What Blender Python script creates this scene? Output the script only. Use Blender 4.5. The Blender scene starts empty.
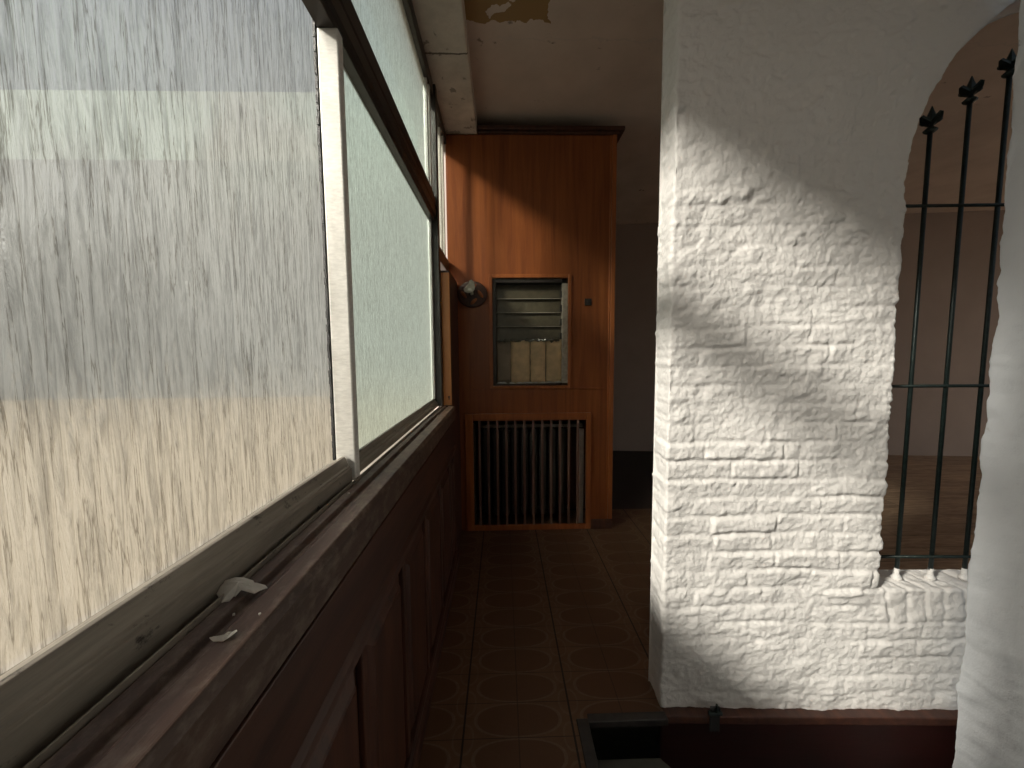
import bpy, bmesh, math, random
import numpy as np
from mathutils import Vector, Matrix
C = bpy.context.scene.collection
sc = bpy.context.scene
rnd = random.Random(7)

# ------------------------------------------------------------------ camera, light, exposure
cam = bpy.data.cameras.new('camera'); cam.sensor_width = 36; cam.lens = 390/1024*36; cam.clip_start = 0.02
co = bpy.data.objects.new('camera', cam); C.objects.link(co)
co.matrix_world = Matrix(((0.9996451, 0.0096160, -0.0248429, 0), (-0.0255468, 0.0817498, -0.9963254, 0),
                          (-0.0075498, 0.9966065, 0.0819664, 1.3), (0, 0, 0, 1)))
sc.camera = co
SUN = Vector((1, .60, -.70)).normalized()
sl = bpy.data.lights.new('sun', 'SUN'); sl.energy = 16.5; sl.angle = math.radians(8); sl.color = (1, .955, .885)
so = bpy.data.objects.new('sun', sl); C.objects.link(so); so.rotation_euler = SUN.to_track_quat('-Z', 'Y').to_euler()
w = bpy.data.worlds.new('sky'); sc.world = w; w.use_nodes = True
nt = w.node_tree; bg = nt.nodes['Background']
sky = nt.nodes.new('ShaderNodeTexSky'); sky.sky_type = 'NISHITA'; sky.sun_disc = False
sky.sun_elevation = math.radians(31); sky.sun_rotation = math.radians(240); sky.air_density = 1.6; sky.dust_density = 3.5
hs = nt.nodes.new('ShaderNodeHueSaturation'); hs.inputs['Saturation'].default_value = .45
nt.links.new(sky.outputs[0], hs.inputs['Color']); nt.links.new(hs.outputs[0], bg.inputs[0]); bg.inputs[1].default_value = .10
vs = sc.view_settings; vs.view_transform = 'Standard'; vs.look = 'None'; vs.gamma = 1; vs.use_curve_mapping = False
vs.exposure = 0.0
sc.display_settings.display_device = 'sRGB'
sc.cycles.use_denoising = True
sc.cycles.max_bounces = 12; sc.cycles.diffuse_bounces = 7; sc.cycles.transmission_bounces = 8; sc.cycles.transparent_max_bounces = 16
sc.cycles.sample_clamp_indirect = 6; sc.cycles.caustics_refractive = False

# ------------------------------------------------------------------ node helpers
def mat(name):
    m = bpy.data.materials.new(name); m.use_nodes = True
    return m, m.node_tree.nodes, m.node_tree.links, m.node_tree.nodes['Principled BSDF']
def coords(N, L, scale=(1, 1, 1), rot=(0, 0, 0), loc=(0, 0, 0)):
    t = N.new('ShaderNodeTexCoord'); mp = N.new('ShaderNodeMapping')
    mp.inputs['Scale'].default_value = scale; mp.inputs['Rotation'].default_value = rot; mp.inputs['Location'].default_value = loc
    L.new(t.outputs['Object'], mp.inputs[0]); return mp.outputs[0]
def noise(N, L, vec, scale=5, detail=6, rough=.6, dist=0):
    n = N.new('ShaderNodeTexNoise'); n.inputs['Scale'].default_value = scale; n.inputs['Detail'].default_value = detail
    n.inputs['Roughness'].default_value = rough; n.inputs['Distortion'].default_value = dist
    L.new(vec, n.inputs['Vector']); return n.outputs['Fac']
def ramp(N, L, fac, stops):
    r = N.new('ShaderNodeValToRGB'); e = r.color_ramp.elements
    while len(e) < len(stops): e.new(.5)
    for k, (p, c) in enumerate(stops): e[k].position = p; e[k].color = (*c, 1) if len(c) == 3 else c
    L.new(fac, r.inputs[0]); return r.outputs[0]
def mix(N, L, fac, a, b, mode='MIX'):
    m = N.new('ShaderNodeMix'); m.data_type = 'RGBA'; m.blend_type = mode
    for s, v in ((0, fac), (6, a), (7, b)):
        if hasattr(v, 'node'): L.new(v, m.inputs[s])
        elif s == 0: m.inputs[0].default_value = v
        else: m.inputs[s].default_value = (*v, 1)
    return m.outputs[2]
def math_(N, L, op, a, b=None, c=None):
    m = N.new('ShaderNodeMath'); m.operation = op
    for k, v in enumerate((a, b, c)):
        if v is None: continue
        if hasattr(v, 'node'): L.new(v, m.inputs[k])
        else: m.inputs[k].default_value = v
    return m.outputs[0]
def bump(N, L, P, h, strength=.4, dist=.01, prev=None):
    b = N.new('ShaderNodeBump'); b.inputs['Strength'].default_value = strength; b.inputs['Distance'].default_value = dist
    L.new(h, b.inputs['Height'])
    if prev: L.new(prev, b.inputs['Normal'])
    if P: L.new(b.outputs[0], P.inputs['Normal'])
    return b.outputs[0]

def wood(name, dark, light, rough=.4, grain=(40, 40, 2.2), dirt=None, spec=.5, bumpd=.0015):
    m, N, L, P = mat(name)
    v = coords(N, L, grain); g = noise(N, L, v, 1, 8, .62, .8)
    v2 = coords(N, L, (2, 2, 1)); g2 = noise(N, L, v2, 2, 3, .5, .4)
    c = ramp(N, L, g, [(.30, dark), (.72, light)])
    c = mix(N, L, math_(N, L, 'MULTIPLY', g2, .6), c, dark)
    if dirt:
        d = noise(N, L, coords(N, L, (9, 5, 9)), 4, 8, .7)
        c = mix(N, L, ramp(N, L, d, [(.48, (0, 0, 0)), (.68, (1, 1, 1))]), c, dirt)
    L.new(c, P.inputs['Base Color']); P.inputs['Roughness'].default_value = rough; P.inputs['Specular IOR Level'].default_value = spec
    bump(N, L, P, g, .5, bumpd); return m
def plain(name, col, rough=.5, metal=0, var=.15, scale=20, bd=.001, spec=.5):
    m, N, L, P = mat(name)
    n = noise(N, L, coords(N, L), scale, 6, .6)
    lo = tuple(x*(1-var) for x in col); hi = tuple(min(1, x*(1+var)) for x in col)
    L.new(ramp(N, L, n, [(.3, lo), (.7, hi)]), P.inputs['Base Color'])
    P.inputs['Roughness'].default_value = rough; P.inputs['Metallic'].default_value = metal; P.inputs['Specular IOR Level'].default_value = spec
    bump(N, L, P, n, .4, bd); return m

M = {}
M['sill_wood'] = wood('weathered_sill_wood', (.032, .016, .011), (.125, .068, .045), .5, (30, 2.0, 30), dirt=(.16, .12, .09), bumpd=.003)
M['wainscot'] = wood('dark_mahogany', (.026, .009, .006), (.11, .038, .018), .5, (26, 26, 2.0))
M['wainscot_rail'] = wood('dark_mahogany_rail', (.026, .009, .006), (.10, .036, .018), .5, (26, 2.0, 26))
M['veneer'] = wood('red_brown_veneer', (.19, .050, .014), (.44, .138, .036), .40, (22, 22, 1.2), bumpd=.0006)
M['frame_veneer'] = wood('orange_brown_veneer', (.28, .080, .022), (.54, .18, .050), .38, (22, 22, 1.2), bumpd=.0006)
M['slat_wood'] = wood('dusty_brown_slat', (.13, .062, .045), (.24, .13, .095), .5, (30, 30, 1.5), bumpd=.0006)
M['orange_wood'] = wood('orange_varnished_wood', (.62, .23, .065), (.86, .38, .12), .35, (30, 30, 1.5), bumpd=.0006)  # bright tone partly stands in for sun on the column front
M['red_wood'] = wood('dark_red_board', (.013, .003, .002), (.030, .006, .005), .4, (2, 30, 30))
M['tread'] = plain('grey_concrete', (.09, .085, .07), .8)
M['frame_wood'] = plain('worn_dark_frame', (.024, .020, .018), .55, var=.4, scale=30)
M['shade_metal'] = plain('dark_metal_with_shade', (.030, .024, .020), .42, .2, var=.3)  # dark tone carries the transom and frame shade; also real dark metal
M['black'] = plain('black_rubber', (.008, .008, .008), .6)
M['iron'] = plain('dark_green_iron', (.012, .022, .020), .42, .35, var=.4, scale=60)
M['cream_metal'] = plain('cream_metal', (.42, .38, .31), .5, .1, var=.25, scale=40)
M['dark_metal'] = plain('radiator_metal', (.030, .026, .022), .5, .3)
M['white_board'] = plain('white_board', (.62, .60, .56), .6)
M['greenglass'] = plain('dull_louvre_glass', (.075, .066, .045), .3, 0, var=.25, scale=25)
M['dark_floor'] = plain('near_black_floor', (.022, .017, .015), .6)  # separate near-black colour for the far corner of the floor
M['niche'] = plain('grey_niche_plaster', (.13, .12, .10), .8)
M['far_wall'] = plain('brown_grey_wall_paint', (.34, .285, .25), .85, var=.06, scale=3)
M['pebble'] = plain('white_plaster_chip', (.62, .60, .55), .85, var=.1, scale=60, bd=.002)
M['shell'] = plain('chipped_white_glass', (.60, .62, .50), .35, var=.15, scale=40)
M['outside_ground'] = plain('pale_paving', (.155, .130, .092), .85, var=.08, scale=1)
M['outside_wall'] = plain('grey_render', (.105, .112, .110), .85, var=.15, scale=.6)
M['cardboard'] = plain('tan_cardboard', (.74, .56, .33), .8, var=.18, scale=14)
M['brown_paper'] = plain('brown_paper', (.27, .22, .16), .8, var=.2, scale=14)

def aluminium():
    m, N, L, P = mat('brushed_aluminium')
    n = noise(N, L, coords(N, L, (60, 60, 200)), 1, 5, .6)
    L.new(ramp(N, L, n, [(.3, (.62, .61, .57)), (.7, (.80, .79, .74))]), P.inputs['Base Color'])
    P.inputs['Metallic'].default_value = .25; P.inputs['Roughness'].default_value = .42; bump(N, L, P, n, .3, .0008); return m
M['alu'] = aluminium()
def rail():
    m, N, L, P = mat('dirty_aluminium_rail')
    n = noise(N, L, coords(N, L, (80, 6, 80)), 1, 6, .65)
    c = ramp(N, L, n, [(.3, (.17, .148, .122)), (.7, (.32, .285, .235))])
    d = noise(N, L, coords(N, L, (30, 18, 30)), 1.5, 8, .7)
    c = mix(N, L, ramp(N, L, d, [(.60, (0, 0, 0)), (.70, (1, 1, 1))]), c, (.035, .028, .022))
    L.new(c, P.inputs['Base Color']); P.inputs['Metallic'].default_value = .25; P.inputs['Roughness'].default_value = .5
    bump(N, L, P, n, .3, .001); return m
M['rail'] = rail()

def white_brick(name, tint, bd):
    m, N, L, P = mat(name)
    v = coords(N, L)
    a = noise(N, L, v, 6, 5, .6); b = noise(N, L, v, 60, 8, .65); s = noise(N, L, v, 14, 8, .7)
    c = mix(N, L, a, tuple(x*.94 for x in tint), tint)
    c = mix(N, L, ramp(N, L, s, [(.68, (0, 0, 0)), (.80, (.5, .5, .5))]), c, (.42, .38, .33))
    L.new(c, P.inputs['Base Color']); P.inputs['Roughness'].default_value = .62; P.inputs['Specular IOR Level'].default_value = .35
    n1 = bump(N, L, None, b, .5, bd); bump(N, L, P, noise(N, L, v, 170, 4, .6), .35, bd*.5, n1); return m
M['brick'] = white_brick('white_painted_brick', (.82, .805, .78), .007)
M['sidewall'] = white_brick('white_painted_wall', (.82, .86, .90), .004)

def ceiling_mat():
    m, N, L, P = mat('old_ceiling_plaster')
    v = coords(N, L)
    a = noise(N, L, v, 3, 6, .6); b = noise(N, L, v, 40, 6, .6)
    c = ramp(N, L, a, [(.3, (.52, .44, .37)), (.7, (.64, .55, .47))])
    # flaked patch: an irregular bare area of its own shape
    sx = N.new('ShaderNodeSeparateXYZ'); wn = N.new('ShaderNodeTexNoise'); wn.inputs['Scale'].default_value = 11; wn.inputs['Detail'].default_value = 6
    L.new(v, wn.inputs['Vector'])
    ad = N.new('ShaderNodeVectorMath'); ad.operation = 'MULTIPLY_ADD'; ad.inputs[1].default_value = (.12, .12, 0); 
    L.new(wn.outputs['Color'], ad.inputs[0]); L.new(v, ad.inputs[2]); L.new(ad.outputs[0], sx.inputs[0])
    dx = math_(N, L, 'ABSOLUTE', math_(N, L, 'SUBTRACT', sx.outputs[0], .10)); dy = math_(N, L, 'ABSOLUTE', math_(N, L, 'SUBTRACT', sx.outputs[1], 1.77))
    inside = math_(N, L, 'MULTIPLY', math_(N, L, 'LESS_THAN', dx, .20), math_(N, L, 'LESS_THAN', dy, .30))
    holes = math_(N, L, 'GREATER_THAN', noise(N, L, v, 9, 3, .5), .60)
    inside = math_(N, L, 'MULTIPLY', inside, math_(N, L, 'SUBTRACT', 1, holes))
    c = mix(N, L, inside, c, (.30, .19, .080))
    crack = math_(N, L, 'LESS_THAN', math_(N, L, 'ABSOLUTE', math_(N, L, 'SUBTRACT', sx.outputs[1], 2.17)), .004)
    c = mix(N, L, math_(N, L, 'MULTIPLY', crack, .5), c, (.50, .45, .40))
    spots = ramp(N, L, noise(N, L, v, 13, 4, .5), [(.70, (0, 0, 0)), (.76, (.8, .8, .8))])
    c = mix(N, L, spots, c, (.15, .12, .09))
    L.new(c, P.inputs['Base Color']); P.inputs['Roughness'].default_value = .85
    n1 = bump(N, L, None, math_(N, L, 'SUBTRACT', 1, inside), .8, .004); bump(N, L, P, b, .3, .003, n1); return m
M['ceiling'] = ceiling_mat()
def beam_mat():
    m, N, L, P = mat('stained_beam_paint')
    v = coords(N, L)
    a = noise(N, L, v, 8, 8, .65); p = noise(N, L, v, 15, 5, .55, .4)
    c = ramp(N, L, a, [(.3, (.44, .395, .33)), (.7, (.66, .60, .51))])
    c = mix(N, L, ramp(N, L, p, [(.62, (0, 0, 0)), (.66, (.75, .75, .75))]), c, (.17, .15, .12))
    sx = N.new('ShaderNodeSeparateXYZ'); L.new(v, sx.inputs[0])
    cr = math_(N, L, 'LESS_THAN', math_(N, L, 'ABSOLUTE', math_(N, L, 'SUBTRACT', sx.outputs[1], math_(N, L, 'MULTIPLY_ADD', a, .03, 2.04))), .006)
    c = mix(N, L, math_(N, L, 'MULTIPLY', cr, .85), c, (.05, .035, .025))
    L.new(c, P.inputs['Base Color']); P.inputs['Roughness'].default_value = .8; bump(N, L, P, a, .4, .004); return m
M['beam'] = beam_mat()

def tile_mat():
    m, N, L, P = mat('brown_oval_tiles')
    t = N.new('ShaderNodeTexCoord'); s = N.new('ShaderNodeSeparateXYZ'); L.new(t.outputs['Object'], s.inputs[0])
    PX, PY, X0, Y0 = .377, .1335, .233, 1.215
    def cell(o, p, o0): return math_(N, L, 'SUBTRACT', math_(N, L, 'FRACT', math_(N, L, 'DIVIDE', math_(N, L, 'SUBTRACT', o, o0-40*p), p)), .5)
    cx = cell(s.outputs[0], PX, X0); cy = cell(s.outputs[1], PY, Y0)
    ax = math_(N, L, 'ABSOLUTE', cx); ay = math_(N, L, 'ABSOLUTE', cy)
    def p4(a, k): return math_(N, L, 'POWER', math_(N, L, 'DIVIDE', a, k), 2.3)
    r = math_(N, L, 'ADD', p4(ax, .41), p4(ay, .48))
    ring = math_(N, L, 'LESS_THAN', math_(N, L, 'ABSOLUTE', math_(N, L, 'SUBTRACT', r, .93)), .085)
    r2 = math_(N, L, 'ADD', p4(math_(N, L, 'SUBTRACT', .5, ax), .10), p4(math_(N, L, 'SUBTRACT', .5, ay), .42))
    ring2 = math_(N, L, 'LESS_THAN', math_(N, L, 'ABSOLUTE', math_(N, L, 'SUBTRACT', r2, .8)), .16)
    edge = math_(N, L, 'GREATER_THAN', ax, .4905); edge2 = math_(N, L, 'GREATER_THAN', ay, .490)
    mid = math_(N, L, 'LESS_THAN', ax, .006)
    n = noise(N, L, t.outputs['Object'], 7, 8, .7); n2 = noise(N, L, t.outputs['Object'], 60, 6, .7)
    c = ramp(N, L, n, [(.3, (.105, .055, .030)), (.7, (.165, .092, .052))])
    wear = ramp(N, L, n2, [(.35, (.35, .35, .35)), (.65, (1, 1, 1))])
    c = mix(N, L, math_(N, L, 'LESS_THAN', r, .93), c, mix(N, L, .75, c, (.098, .048, .026)))
    c = mix(N, L, math_(N, L, 'MULTIPLY', math_(N, L, 'MAXIMUM', ring, math_(N, L, 'MULTIPLY', ring2, .7)), math_(N, L, 'MULTIPLY', wear, .6)), c, (.21, .152, .105))
    gr = math_(N, L, 'MAXIMUM', math_(N, L, 'MAXIMUM', edge, math_(N, L, 'MULTIPLY', edge2, .8)), math_(N, L, 'MULTIPLY', mid, .5))
    c = mix(N, L, gr, c, (.018, .012, .009))
    L.new(c, P.inputs['Base Color']); P.inputs['Roughness'].default_value = .5; P.inputs['Specular IOR Level'].default_value = .35
    bump(N, L, P, math_(N, L, 'SUBTRACT', n2, math_(N, L, 'MULTIPLY', gr, 1.5)), .35, .002); return m
M['tile'] = tile_mat()
def plank_mat():
    m, N, L, P = mat('brown_plank_floor')
    v = coords(N, L, (2.2, 16, 1), (0, 0, -.12)); g = noise(N, L, v, 1.6, 9, .65, 1.2)
    t = N.new('ShaderNodeTexCoord'); br = N.new('ShaderNodeTexBrick'); L.new(t.outputs['Object'], br.inputs[0])
    br.inputs['Scale'].default_value = 1; br.inputs['Brick Width'].default_value = 1.1; br.inputs['Row Height'].default_value = .16; br.inputs['Mortar Size'].default_value = .003
    br.inputs['Color1'].default_value = (1, 1, 1, 1); br.inputs['Color2'].default_value = (.7, .7, .7, 1); br.inputs['Mortar'].default_value = (.2, .2, .2, 1)
    c = ramp(N, L, g, [(.28, (.20, .12, .07)), (.72, (.62, .45, .30))])
    c = mix(N, L, .8, c, br.outputs[0], 'MULTIPLY')
    L.new(c, P.inputs['Base Color']); P.inputs['Roughness'].default_value = .45; return m
M['plank'] = plank_mat()

def glass_mat(name, tint, clear, sx, relief, rough, transl):
    """rippled window glass: part clear transmission, part rough refraction, part milky scatter."""
    m, N, L, P = mat(name); N.remove(P); out = N['Material Output']
    v = coords(N, L, (1, sx, sx*.085)); n = noise(N, L, v, 1, 7, .62, 1.3)
    v2 = coords(N, L, (1, sx*1.5, sx*.4)); n2 = noise(N, L, v2, 1, 4, .6, .6)
    h = math_(N, L, 'ADD', n, math_(N, L, 'MULTIPLY', n2, .35))
    nb = bump(N, L, None, h, 1, relief)
    v3 = coords(N, L, (1, sx*.75, sx*.034)); n3 = noise(N, L, v3, 1, 6, .6, .35)
    line = ramp(N, L, math_(N, L, 'ABSOLUTE', math_(N, L, 'SUBTRACT', n3, .5)), [(.0, (.52, .50, .47)), (.020, (1, 1, 1))])
    groove = mix(N, L, 1, ramp(N, L, h, [(.52, (.66, .66, .66)), (.74, (1, 1, 1))]), line, 'MULTIPLY')   # tint darker in the hollows of the relief and along thin lines
    tr = N.new('ShaderNodeBsdfTranslucent'); L.new(mix(N, L, 1, tint, groove, 'MULTIPLY'), tr.inputs[0]); L.new(nb, tr.inputs['Normal'])
    rf = N.new('ShaderNodeBsdfRefraction'); rf.inputs['IOR'].default_value = 1.25; rf.inputs['Roughness'].default_value = rough
    L.new(mix(N, L, 1, tint, groove, 'MULTIPLY'), rf.inputs[0]); L.new(nb, rf.inputs['Normal'])
    tp = N.new('ShaderNodeBsdfTransparent'); L.new(mix(N, L, 1, tint, groove, 'MULTIPLY'), tp.inputs[0])
    gl = N.new('ShaderNodeBsdfGlossy'); gl.inputs['Roughness'].default_value = .18; L.new(nb, gl.inputs['Normal'])
    a = N.new('ShaderNodeMixShader'); a.inputs[0].default_value = transl; L.new(rf.outputs[0], a.inputs[1]); L.new(tr.outputs[0], a.inputs[2])
    b = N.new('ShaderNodeMixShader'); b.inputs[0].default_value = clear; L.new(a.outputs[0], b.inputs[1]); L.new(tp.outputs[0], b.inputs[2])
    c = N.new('ShaderNodeMixShader'); c.inputs[0].default_value = .05; L.new(b.outputs[0], c.inputs[1]); L.new(gl.outputs[0], c.inputs[2])
    L.new(c.outputs[0], out.inputs[0]); return m
def clear_face():
    m, N, L, P = mat('clear_glass_face'); N.remove(P); tp = N.new('ShaderNodeBsdfTransparent'); tp.inputs[0].default_value = (.97, .97, .97, 1)
    L.new(tp.outputs[0], N['Material Output'].inputs[0]); return m
M['clear'] = clear_face()
M['rain_glass'] = glass_mat('rain_textured_glass', (.93, .92, .88), .38, 95, .020, .30, .06)
M['fill_glass'] = glass_mat('milky_fill_glass', (.92, .91, .86), .20, 95, .020, .30, .40)  # extra milky so the unseen bay scatters fill light
M['grimy_glass'] = glass_mat('grimy_frosted_glass', (.60, .60, .52), .40, 260, .008, .45, .10)
M['upper_glass'] = glass_mat('pale_green_upper_glass', (.72, .80, .73), .17, 260, .008, .45, .09)
M['frost_glass'] = glass_mat('frosted_green_glass', (.68, .77, .70), .03, 260, .008, .45, .10)

# ------------------------------------------------------------------ mesh helpers
def box(bm, x0, x1, y0, y1, z0, z1):
    v = [bm.verts.new(p) for p in ((x0, y0, z0), (x1, y0, z0), (x1, y1, z0), (x0, y1, z0), (x0, y0, z1), (x1, y0, z1), (x1, y1, z1), (x0, y1, z1))]
    for f in ((0, 3, 2, 1), (4, 5, 6, 7), (0, 1, 5, 4), (1, 2, 6, 5), (2, 3, 7, 6), (3, 0, 4, 7)): bm.faces.new([v[i] for i in f])
def prism(bm, pts, y0, y1):           # polygon in x,z extruded along y
    a = [bm.verts.new((x, y0, z)) for x, z in pts]; b = [bm.verts.new((x, y1, z)) for x, z in pts]; n = len(pts)
    bm.faces.new(a); bm.faces.new(b[::-1])
    for i in range(n): bm.faces.new((a[i], b[i], b[(i+1) % n], a[(i+1) % n]))
def tube(bm, p0, p1, r0, r1=None, n=12):
    r1 = r0 if r1 is None else r1; p0, p1 = Vector(p0), Vector(p1); d = (p1-p0).normalized()
    u = d.orthogonal().normalized(); q = d.cross(u)
    A = [bm.verts.new(p0+(u*math.cos(2*math.pi*i/n)+q*math.sin(2*math.pi*i/n))*r0) for i in range(n)]
    B = [bm.verts.new(p1+(u*math.cos(2*math.pi*i/n)+q*math.sin(2*math.pi*i/n))*r1) for i in range(n)]
    for i in range(n): bm.faces.new((A[i], A[(i+1) % n], B[(i+1) % n], B[i]))
    bm.faces.new(A[::-1]); bm.faces.new(B)
def lathe(bm, prof, c=(0, 0, 0), n=24):   # profile (r, z)
    rings = []
    for r, z in prof: rings.append([bm.verts.new((c[0]+r*math.cos(2*math.pi*i/n), c[1]+r*math.sin(2*math.pi*i/n), c[2]+z)) for i in range(n)])
    for a, b in zip(rings, rings[1:]):
        for i in range(n): bm.faces.new((a[i], a[(i+1) % n], b[(i+1) % n], b[i]))
    bm.faces.new(rings[0][::-1]); bm.faces.new(rings[-1])
def obj(name, bm, m, parent=None, bevel=0, smooth=False, mats=None):
    bmesh.ops.recalc_face_normals(bm, faces=bm.faces[:])
    me = bpy.data.meshes.new(name); bm.to_mesh(me); bm.free()
    for k in (mats or [m]): me.materials.append(M[k])
    if smooth: me.shade_smooth()
    o = bpy.data.objects.new(name, me); C.objects.link(o)
    if parent: o.parent = parent; o.matrix_parent_inverse = parent.matrix_basis.inverted()
    if bevel:
        b = o.modifiers.new('bevel', 'BEVEL'); b.width = bevel; b.segments = 2; b.limit_method = 'ANGLE'
    return o
def boxes(name, m, L_, parent=None, bevel=0):
    bm = bmesh.new()
    for b in L_: box(bm, *b)
    return obj(name, bm, m, parent, bevel)
def empty(name, loc=(0, 0, 0), kind=None):
    o = bpy.data.objects.new(name, None); C.objects.link(o); o.location = loc
    o.empty_display_size = .05
    if kind: o['kind'] = kind
    return o
def tag(o, label, cat, group=None):
    o['label'] = label; o['category'] = cat
    if group: o['group'] = group
    return o
def struct(o, label=None, cat=None):
    o['kind'] = 'structure'
    if label: o['label'] = label; o['category'] = cat
    return o

# numpy value noise ------------------------------------------------
_rs = np.random.RandomState(3); _T = _rs.rand(256, 256)
def vn(x, y):
    xi = np.floor(x).astype(int); yi = np.floor(y).astype(int); fx = x-xi; fy = y-yi
    fx = fx*fx*(3-2*fx); fy = fy*fy*(3-2*fy)
    g = lambda a, b: _T[a % 256, b % 256]
    return (g(xi, yi)*(1-fx)+g(xi+1, yi)*fx)*(1-fy)+(g(xi, yi+1)*(1-fx)+g(xi+1, yi+1)*fx)*fy
def fbm(x, y, o=4):
    s = 0; a = .5
    for k in range(o):
        s = s+a*vn(x+17.3*k, y+5.1*k); a *= .5; x, y = 1.6*x-1.2*y, 1.2*x+1.6*y
    return s
def sstep(a, b, x):
    t = np.clip((x-a)/(b-a), 0, 1); return t*t*(3-2*t)
def relief(u, z):                       # height of the painted brickwork, metres
    H, = (0.0655,)
    wob = (fbm(u*3+3, z*3)-.5)*.03+(fbm(u*11, z*11+9)-.5)*.012
    zz = z+wob; row = np.floor(zz/H); fz = zz/H-row
    rw = _T[(row.astype(int)*7+3) % 256, 11]; ln = .20+.06*_T[(row.astype(int)*5) % 256, 31]
    uu = u/ln+rw*3+(fbm(u*9+4, z*9)-.5)*.22; bi = np.floor(uu); fu = uu-bi
    eu = np.minimum(fu, 1-fu)*ln; ez = np.minimum(fz, 1-fz)*H
    br = sstep(.001, .014, ez)*(.45+.55*sstep(.001, .010, eu))
    hb = _T[row.astype(int) % 256, (bi.astype(int)+77) % 256]
    tilt = (fz-.5)*(_T[(row.astype(int)+40) % 256, (bi.astype(int)+9) % 256]-.3)
    strength = .35+.65*(1-sstep(1.30, 1.62, z+(fbm(u*4, z*4)-.5)*.3))
    strength = strength*(.45+.55*sstep(.05, .45, z+.25*(fbm(u*5, z*5)-.5)))*(.55+.9*sstep(.35, .6, fbm(u*6+8, z*9)))
    d = strength*(br*(.0018+.0048*hb)+.007*tilt*br)
    d = d+(fbm(u*7, z*7)-.5)*.016+(fbm(u*26, z*30)-.5)*.0085+(fbm(u*60, z*95)-.5)*.0065+(vn(u*150, z*190)-.5)*.0016
    d = d+sstep(1.3, 1.7, z)*((fbm(u*4+5, z*6)-.5)*.022+.004*sstep(.50, .53, fbm(u*6+1, z*10+3)))
    d = d+.004*sstep(.62, .70, fbm(u*5+31, z*13+7))
    return d
def grid_faces(nr, nc, base=0):
    i, j = np.meshgrid(np.arange(nr-1), np.arange(nc-1), indexing='ij'); a = base+i*nc+j
    return np.stack([a, a+1, a+nc+1, a+nc], -1).reshape(-1, 4)
def mesh_obj(name, verts, faces, m):
    me = bpy.data.meshes.new(name); me.from_pydata(verts.tolist(), [], faces.tolist()); me.materials.append(M[m])
    me.shade_smooth(); me.update(); o = bpy.data.objects.new(name, me); C.objects.link(o); return o

# ------------------------------------------------------------------ outside
o = boxes('ground', 'outside_ground', [(-30, -.9, -25, 30, -.45, -.35)]); struct(o)
o = boxes('wall_outside', 'outside_wall', [(-28, -.6, 15, 15.4, -.35, 8.3), (-28.4, -28, -25, 15, -.35, 6)]); struct(o)
m_, N_, L_2, P_ = mat('mottled_pale_green_render')
L_2.new(ramp(N_, L_2, noise(N_, L_2, coords(N_, L_2), .22, 3, .5), [(.40, (.15, .15, .137)), (.60, (.185, .23, .205))]), P_.inputs['Base Color']); P_.inputs['Roughness'].default_value = .85
M['mint'] = m_
struct(boxes('wall_outside_upper_storey', 'mint', [(-28, -.6, 15.4, 16.5, 8.3, 10.9)]))

# ------------------------------------------------------------------ floors, ceiling, walls
XR, YB, CZ = 7.0, -2.6, 2.88
HX, HY0, HY1 = .292, -.4, 1.275        # stairwell opening
struct(boxes('floor', 'tile', [(-.42, HX, YB, HY1, -.12, 0), (-.42, .575, HY1, 3.10, -.03, 0), (.575, 1.3, 1.31, 3.10, -.03, 0), (HX, 1.6, YB, HY0, -.12, 0)]))
struct(boxes('floor_back_room', 'plank', [(1.3, XR, 1.30, 3.1, -.12, -.001), (2.3, XR, 3.1, 5.6, -.12, -.001)]))
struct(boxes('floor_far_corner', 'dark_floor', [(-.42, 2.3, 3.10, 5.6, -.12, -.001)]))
struct(boxes('ceiling', 'ceiling', [(-.42, 1.66, YB, 1.3, CZ, CZ+.12), (-.42, XR, 1.3, 5.6, CZ, CZ+.12)]))
bm = bmesh.new()
v = [bm.verts.new(p) for p in ((-.6, 5.24, -.1), (XR, 4.33, -.1), (XR, 5.7, -.1), (-.6, 5.7, -.1), (-.6, 5.24, CZ+.05), (XR, 4.33, CZ+.05), (XR, 5.7, CZ+.05), (-.6, 5.7, CZ+.05))]
for f in ((0, 3, 2, 1), (4, 5, 6, 7), (0, 1, 5, 4), (1, 2, 6, 5), (2, 3, 7, 6), (3, 0, 4, 7)): bm.faces.new([v[i] for i in f])
struct(obj('wall_far', bm, 'far_wall'))
struct(boxes('wall_right', 'far_wall', [(XR, XR+.1, 1.2, 5.6, -.1, CZ)]))
struct(boxes('wall_back', 'far_wall', [(-.5, 1.6, YB-.1, YB, -1.5, CZ)]))
# left wall: masonry below and around the glazing (behind the panelling), piers between bays, the unseen near one added to block sun
struct(boxes('wall_left', 'far_wall', [(-.55, -.325, YB, 5.6, -.4, .90), (-.55, -.37, 2.77, 5.6, .90, CZ), (-.55, -.37, YB, 5.6, 2.76, CZ),
                                       (-.55, -.345, -.72, .02, .90, 2.76), (-.55, -.345, YB, -2.1, .90, 2.76)]))
o = boxes('ceiling_beam', 'beam', [(-.37, -.155, YB, 2.765, 2.766, CZ)], bevel=.006)
struct(o, 'stained white boxed beam running along the top of the window wall', 'beam')

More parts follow.
